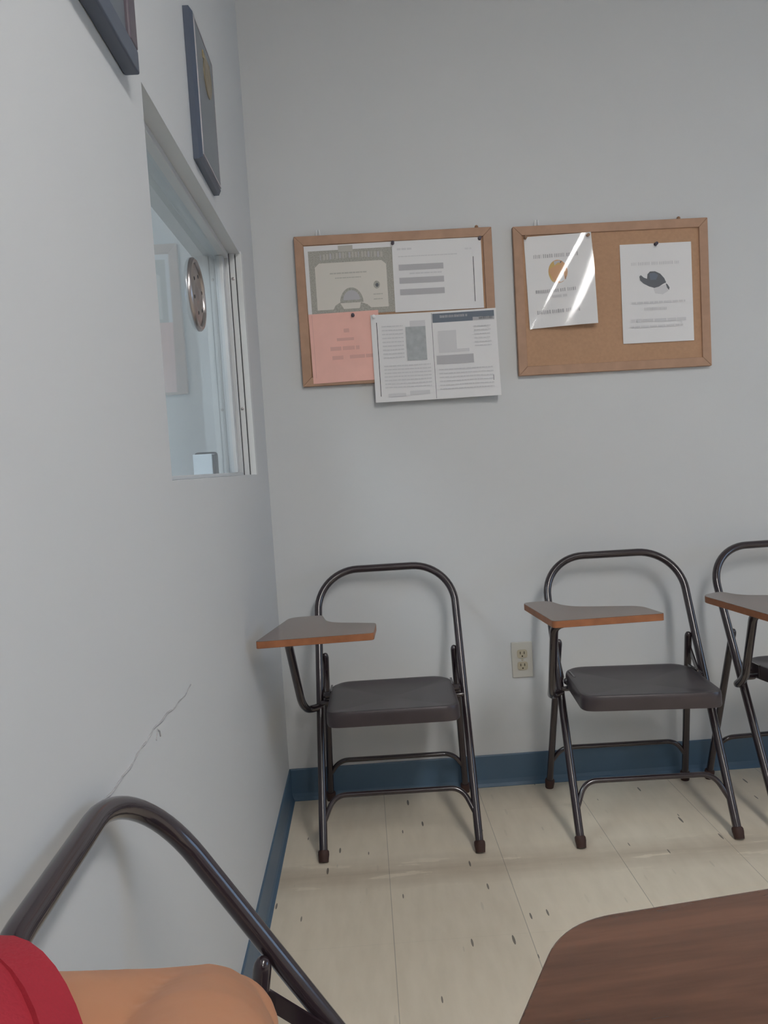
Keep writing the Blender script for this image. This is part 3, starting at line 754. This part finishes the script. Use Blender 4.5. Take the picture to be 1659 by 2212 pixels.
SH = Vector((.085, .195, .868)); EL = Vector((.192, .374, .774)); WR = Vector((.232, .135, .872))
SHr = Vector((.150, -.215, .855)); ELr = Vector((.30, -.30, .66)); WRr = Vector((.43, -.16, .66))
person = thing('person', 'seated person in a red short sleeved shirt, bent left arm resting at the lower left', 'person')
bm = bmesh.new()
# trunk, neck, head
chain(bm, [((.190, -.03, .53), .105), ((.175, -.03, .66), .098), ((.160, -.03, .78), .100), ((.150, -.035, .86), .075)])
ellipsoid(bm, (.20, -.03, .53), (.12, .165, .10)); ellipsoid(bm, (.165, -.03, .76), (.095, .150, .13))
chain(bm, [((.155, -.04, .86), .058), ((.125, -.10, .945), .050), ((.120, -.115, .98), .052)])
ellipsoid(bm, (.112, -.135, 1.065), (.078, .092, .108)); ellipsoid(bm, (.135, -.115, 1.015), (.058, .058, .055))
cone(bm, (.182, -.105, 1.055), .012, (.192, -.100, 1.035), .014)                       # nose
for s in (-1, 1): ellipsoid(bm, (.110 + s * -.055, -.135 + s * .068, 1.055), (.012, .014, .026))   # ears
# left arm (the one in view): shoulder, upper arm, elbow, forearm folded back
chain(bm, [((.145, .06, .86), .060), (SH, .052), (SH.lerp(EL, .35), .051), (SH.lerp(EL, .62), .0435), (SH.lerp(EL, .85), .0375), (EL, .0345)])
FE = EL + Vector((.004, -.010, .008))
chain(bm, [(FE, .0335), (FE.lerp(WR, .16), .0385), (FE.lerp(WR, .30), .0405), (FE.lerp(WR, .50), .0365), (FE.lerp(WR, .78), .028), (WR, .0240)])
ellipsoid(bm, EL + Vector((.010, .006, -.003)), (.030, .030, .029))
# right arm
chain(bm, [((.150, -.12, .86), .060), (SHr, .056), (SHr.lerp(ELr, .5), .048), (ELr, .040)])
chain(bm, [(ELr, .040), (ELr.lerp(WRr, .3), .042), (WRr, .026)])
# legs
for s, y in ((1, .055), (-1, -.115)):
    chain(bm, [((.23, y, .525), .085), ((.42, y + s * .01, .525), .075), ((.60, y + s * .015, .515), .058)])
    chain(bm, [((.60, y + s * .015, .515), .058), ((.60, y + s * .015, .38), .055), ((.575, y + s * .015, .12), .036)])
    chain(bm, [((.575, y + s * .015, .10), .038), ((.66, y + s * .025, .055), .034), ((.74, y + s * .03, .045), .028)])
# hands
def hand(bm, wrist, fwd, nrm, side):
    f = Vector(fwd).normalized(); n = Vector(nrm); n = (n - f * n.dot(f)).normalized(); x = f.cross(n) * side
    W_ = Vector(wrist)
    for k in range(4):
        o = (k - 1.5) * .019
        cone(bm, W_ + f * .02 + x * o * .6, .016, W_ + f * .082 + x * o, .0115)
        l = (.066, .078, .074, .056)[k]
        a = W_ + f * .085 + x * o; b = a + f * l * .45 - n * .004; c = b + (f * .75 - n * .65).normalized() * l * .33; d = c + (f * .45 - n * .9).normalized() * l * .27
        cone(bm, a, .0098, b, .0090, 10, 4); cone(bm, b, .0090, c, .0082, 10, 4); cone(bm, c, .0082, d, .0072, 10, 4)
    a = W_ + f * .025 - x * .026; b = a + (f * .7 - x * .75).normalized() * .042; c = b + (f * .95 - x * .25 - n * .2).normalized() * .034; d = c + (f * .95 - n * .3).normalized() * .024
    cone(bm, a, .0150, b, .0115, 10, 4); cone(bm, b, .0112, c, .0098, 10, 4); cone(bm, c, .0098, d, .0082, 10, 4)
hand(bm, WR, (.60, -.78, .05), (.3, .1, 1), 1)
hand(bm, WRr, (.9, .35, -.1), (0, 0, 1), -1)
body = fused('body', bm, M['skin'], person, .0036, 4)
# red shirt with short sleeves
bm = bmesh.new()
chain(bm, [((.190, -.03, .56), .118), ((.175, -.03, .66), .112), ((.160, -.03, .78), .112), ((.150, -.035, .858), .088)])
ellipsoid(bm, (.195, -.03, .56), (.132, .178, .09)); ellipsoid(bm, (.165, -.03, .76), (.106, .163, .14))
chain(bm, [((.145, .05, .86), .072), (SH, .064), (SH.lerp(EL, .12), .060)])
chain(bm, [((.150, -.12, .86), .072), (SHr, .069), (SHr.lerp(ELr, .3), .064)])
shirt = fused('shirt', bm, M['red'], person, .006, 6)
def ring_tube(bm, c0, c1, r0, r1, n=40, wav=0.0, mi=0, thick=.0035):
    """open sleeve end: double walled cone from c0 to c1"""
    c0, c1 = Vector(c0), Vector(c1); t = (c1 - c0).normalized(); u = t.cross(Vector((0, 0, 1))).normalized(); w = t.cross(u)
    m = 8; rings = []
    L = [(k / m, 0) for k in range(m + 1)] + [(1 - k / m, -thick) for k in range(m + 1)]
    for f, d in L:
        r = r0 + (r1 - r0) * f + d; c = c0.lerp(c1, f)
        rings.append([bm.verts.new(c + (r + wav * f * math.sin(3 * a + 1)) * (math.cos(a) * u + math.sin(a) * w)) for a in [2 * PI * k / n for k in range(n)]])
    for a_, b_ in zip(rings, rings[1:] + rings[:1]):
        for k in range(n): bm.faces.new((a_[k], a_[(k + 1) % n], b_[(k + 1) % n], b_[k]))
s0, s1 = SH.lerp(EL, .02), SH.lerp(EL, .465)
bm = bmesh.new(); ring_tube(bm, s0, s1, .065, .0575, wav=.002); sv = link('sleeve', bm, M['red'], shirt, smooth=True)
bm = bmesh.new(); ring_tube(bm, SH.lerp(EL, .38), SH.lerp(EL, .470), .0598, .0586, wav=.002); link('hem', bm, M['red'], sv, smooth=True)
# trousers, shoes, hair
bm = bmesh.new(); ellipsoid(bm, (.205, -.03, .515), (.130, .175, .085))
for s, y in ((1, .055), (-1, -.115)):
    chain(bm, [((.23, y, .525), .093), ((.42, y + s * .01, .525), .083), ((.60, y + s * .015, .513), .066)])
    chain(bm, [((.60, y + s * .015, .513), .066), ((.60, y + s * .015, .38), .064), ((.578, y + s * .015, .12), .050)])
fused('trousers', bm, M['denim'], person, .007, 6)
for s, y in ((1, .055), (-1, -.115)):
    bm = bmesh.new(); chain(bm, [((.565, y + s * .015, .07), .048), ((.66, y + s * .025, .055), .046), ((.75, y + s * .03, .044), .040)])
    bmesh.ops.create_cube(bm, size=1, matrix=Matrix.Translation((.655, y + s * .022, .012)) @ Matrix.Diagonal((.25, .085, .024, 1)))
    fused('shoe', bm, M['shoe'], person, .006, 4)
bm = bmesh.new(); ellipsoid(bm, (.098, -.155, 1.085), (.086, .094, .104)); ellipsoid(bm, (.075, -.165, 1.02), (.066, .072, .075))
fused('hair', bm, M['hair'], person, .006, 4)

# ------------------------------------------------------------------ lights
def strip_light(x, y, L, label):
    t = thing('ceiling_light', label, 'ceiling light', (x, y, CEIL), 0, 'fluorescent strip lights on the ceiling')
    bm = bmesh.new(); box(bm, -.15, .15, -L / 2, L / 2, -.030, -.0005); link('housing', bm, M['housing'], t, bevel=.004)
    bm = bmesh.new(); box(bm, -.135, .135, -L / 2 + .02, L / 2 - .02, -.065, -.0305); link('diffuser', bm, M['diffuser'], t, bevel=.012)
LIGHTS = [(1.15, -0.55, 1.6), (1.15, -3.0, 1.2)]
LBL = ['ceiling strip light nearest the left wall and the pin boards', 'ceiling strip light behind the camera on the left row']
for (x, y, L), lb in zip(LIGHTS, LBL): strip_light(x, y, L, lb)
t = thing('ceiling_light', 'ceiling light panel in the office behind the service window', 'ceiling light', (-1.2, .9, CEIL), 0)
bm = bmesh.new(); box(bm, -.32, .32, -.62, .62, -.03, -.0005); link('housing', bm, M['housing'], t)
bm = bmesh.new(); box(bm, -.30, .30, -.60, .60, -.036, -.0305); link('diffuser', bm, M['office_diffuser'], t)

w = bpy.data.worlds.new('World'); S.world = w; w.use_nodes = True
bg = w.node_tree.nodes['Background']; bg.inputs['Color'].default_value = (0.52, 0.72, 1.0, 1); bg.inputs['Strength'].default_value = 3.6
pl = bpy.data.lights.new('daylight_portal', 'AREA'); pl.shape = 'RECTANGLE'; pl.size = RY1 - RY0; pl.size_y = RZ1 - RZ0; pl.cycles.is_portal = True
po_ = bpy.data.objects.new('daylight_portal', pl); C.objects.link(po_); po_.location = (XR + .11, (RY0 + RY1) / 2, (RZ0 + RZ1) / 2)
po_.rotation_euler = Vector((-1, 0, 0)).to_track_quat('-Z', 'Z').to_euler()

# ------------------------------------------------------------------ camera
cd = bpy.data.cameras.new('camera'); cam = bpy.data.objects.new('camera', cd); C.objects.link(cam)
cd.sensor_fit = 'VERTICAL'; cd.sensor_height = 24.0; cd.sensor_width = 18.0; cd.lens = 1660.0 / 2212.0 * 24.0
cd.clip_start = 0.02; cd.clip_end = 100
r_ = Vector((0.99766561, -0.02966091, -0.06151063)); u_ = Vector((0.06319903, 0.05981577, 0.99620678)); f_ = Vector((0.0258691, 0.99776866, -0.06155067))
cam.matrix_world = Matrix(((r_.x, u_.x, -f_.x, CAM.x), (r_.y, u_.y, -f_.y, CAM.y), (r_.z, u_.z, -f_.z, CAM.z), (0, 0, 0, 1)))
S.camera = cam

S.view_settings.view_transform = 'Standard'; S.view_settings.look = 'None'
S.view_settings.exposure = 0.0; S.view_settings.gamma = 1.0
S.view_settings.use_curve_mapping = False
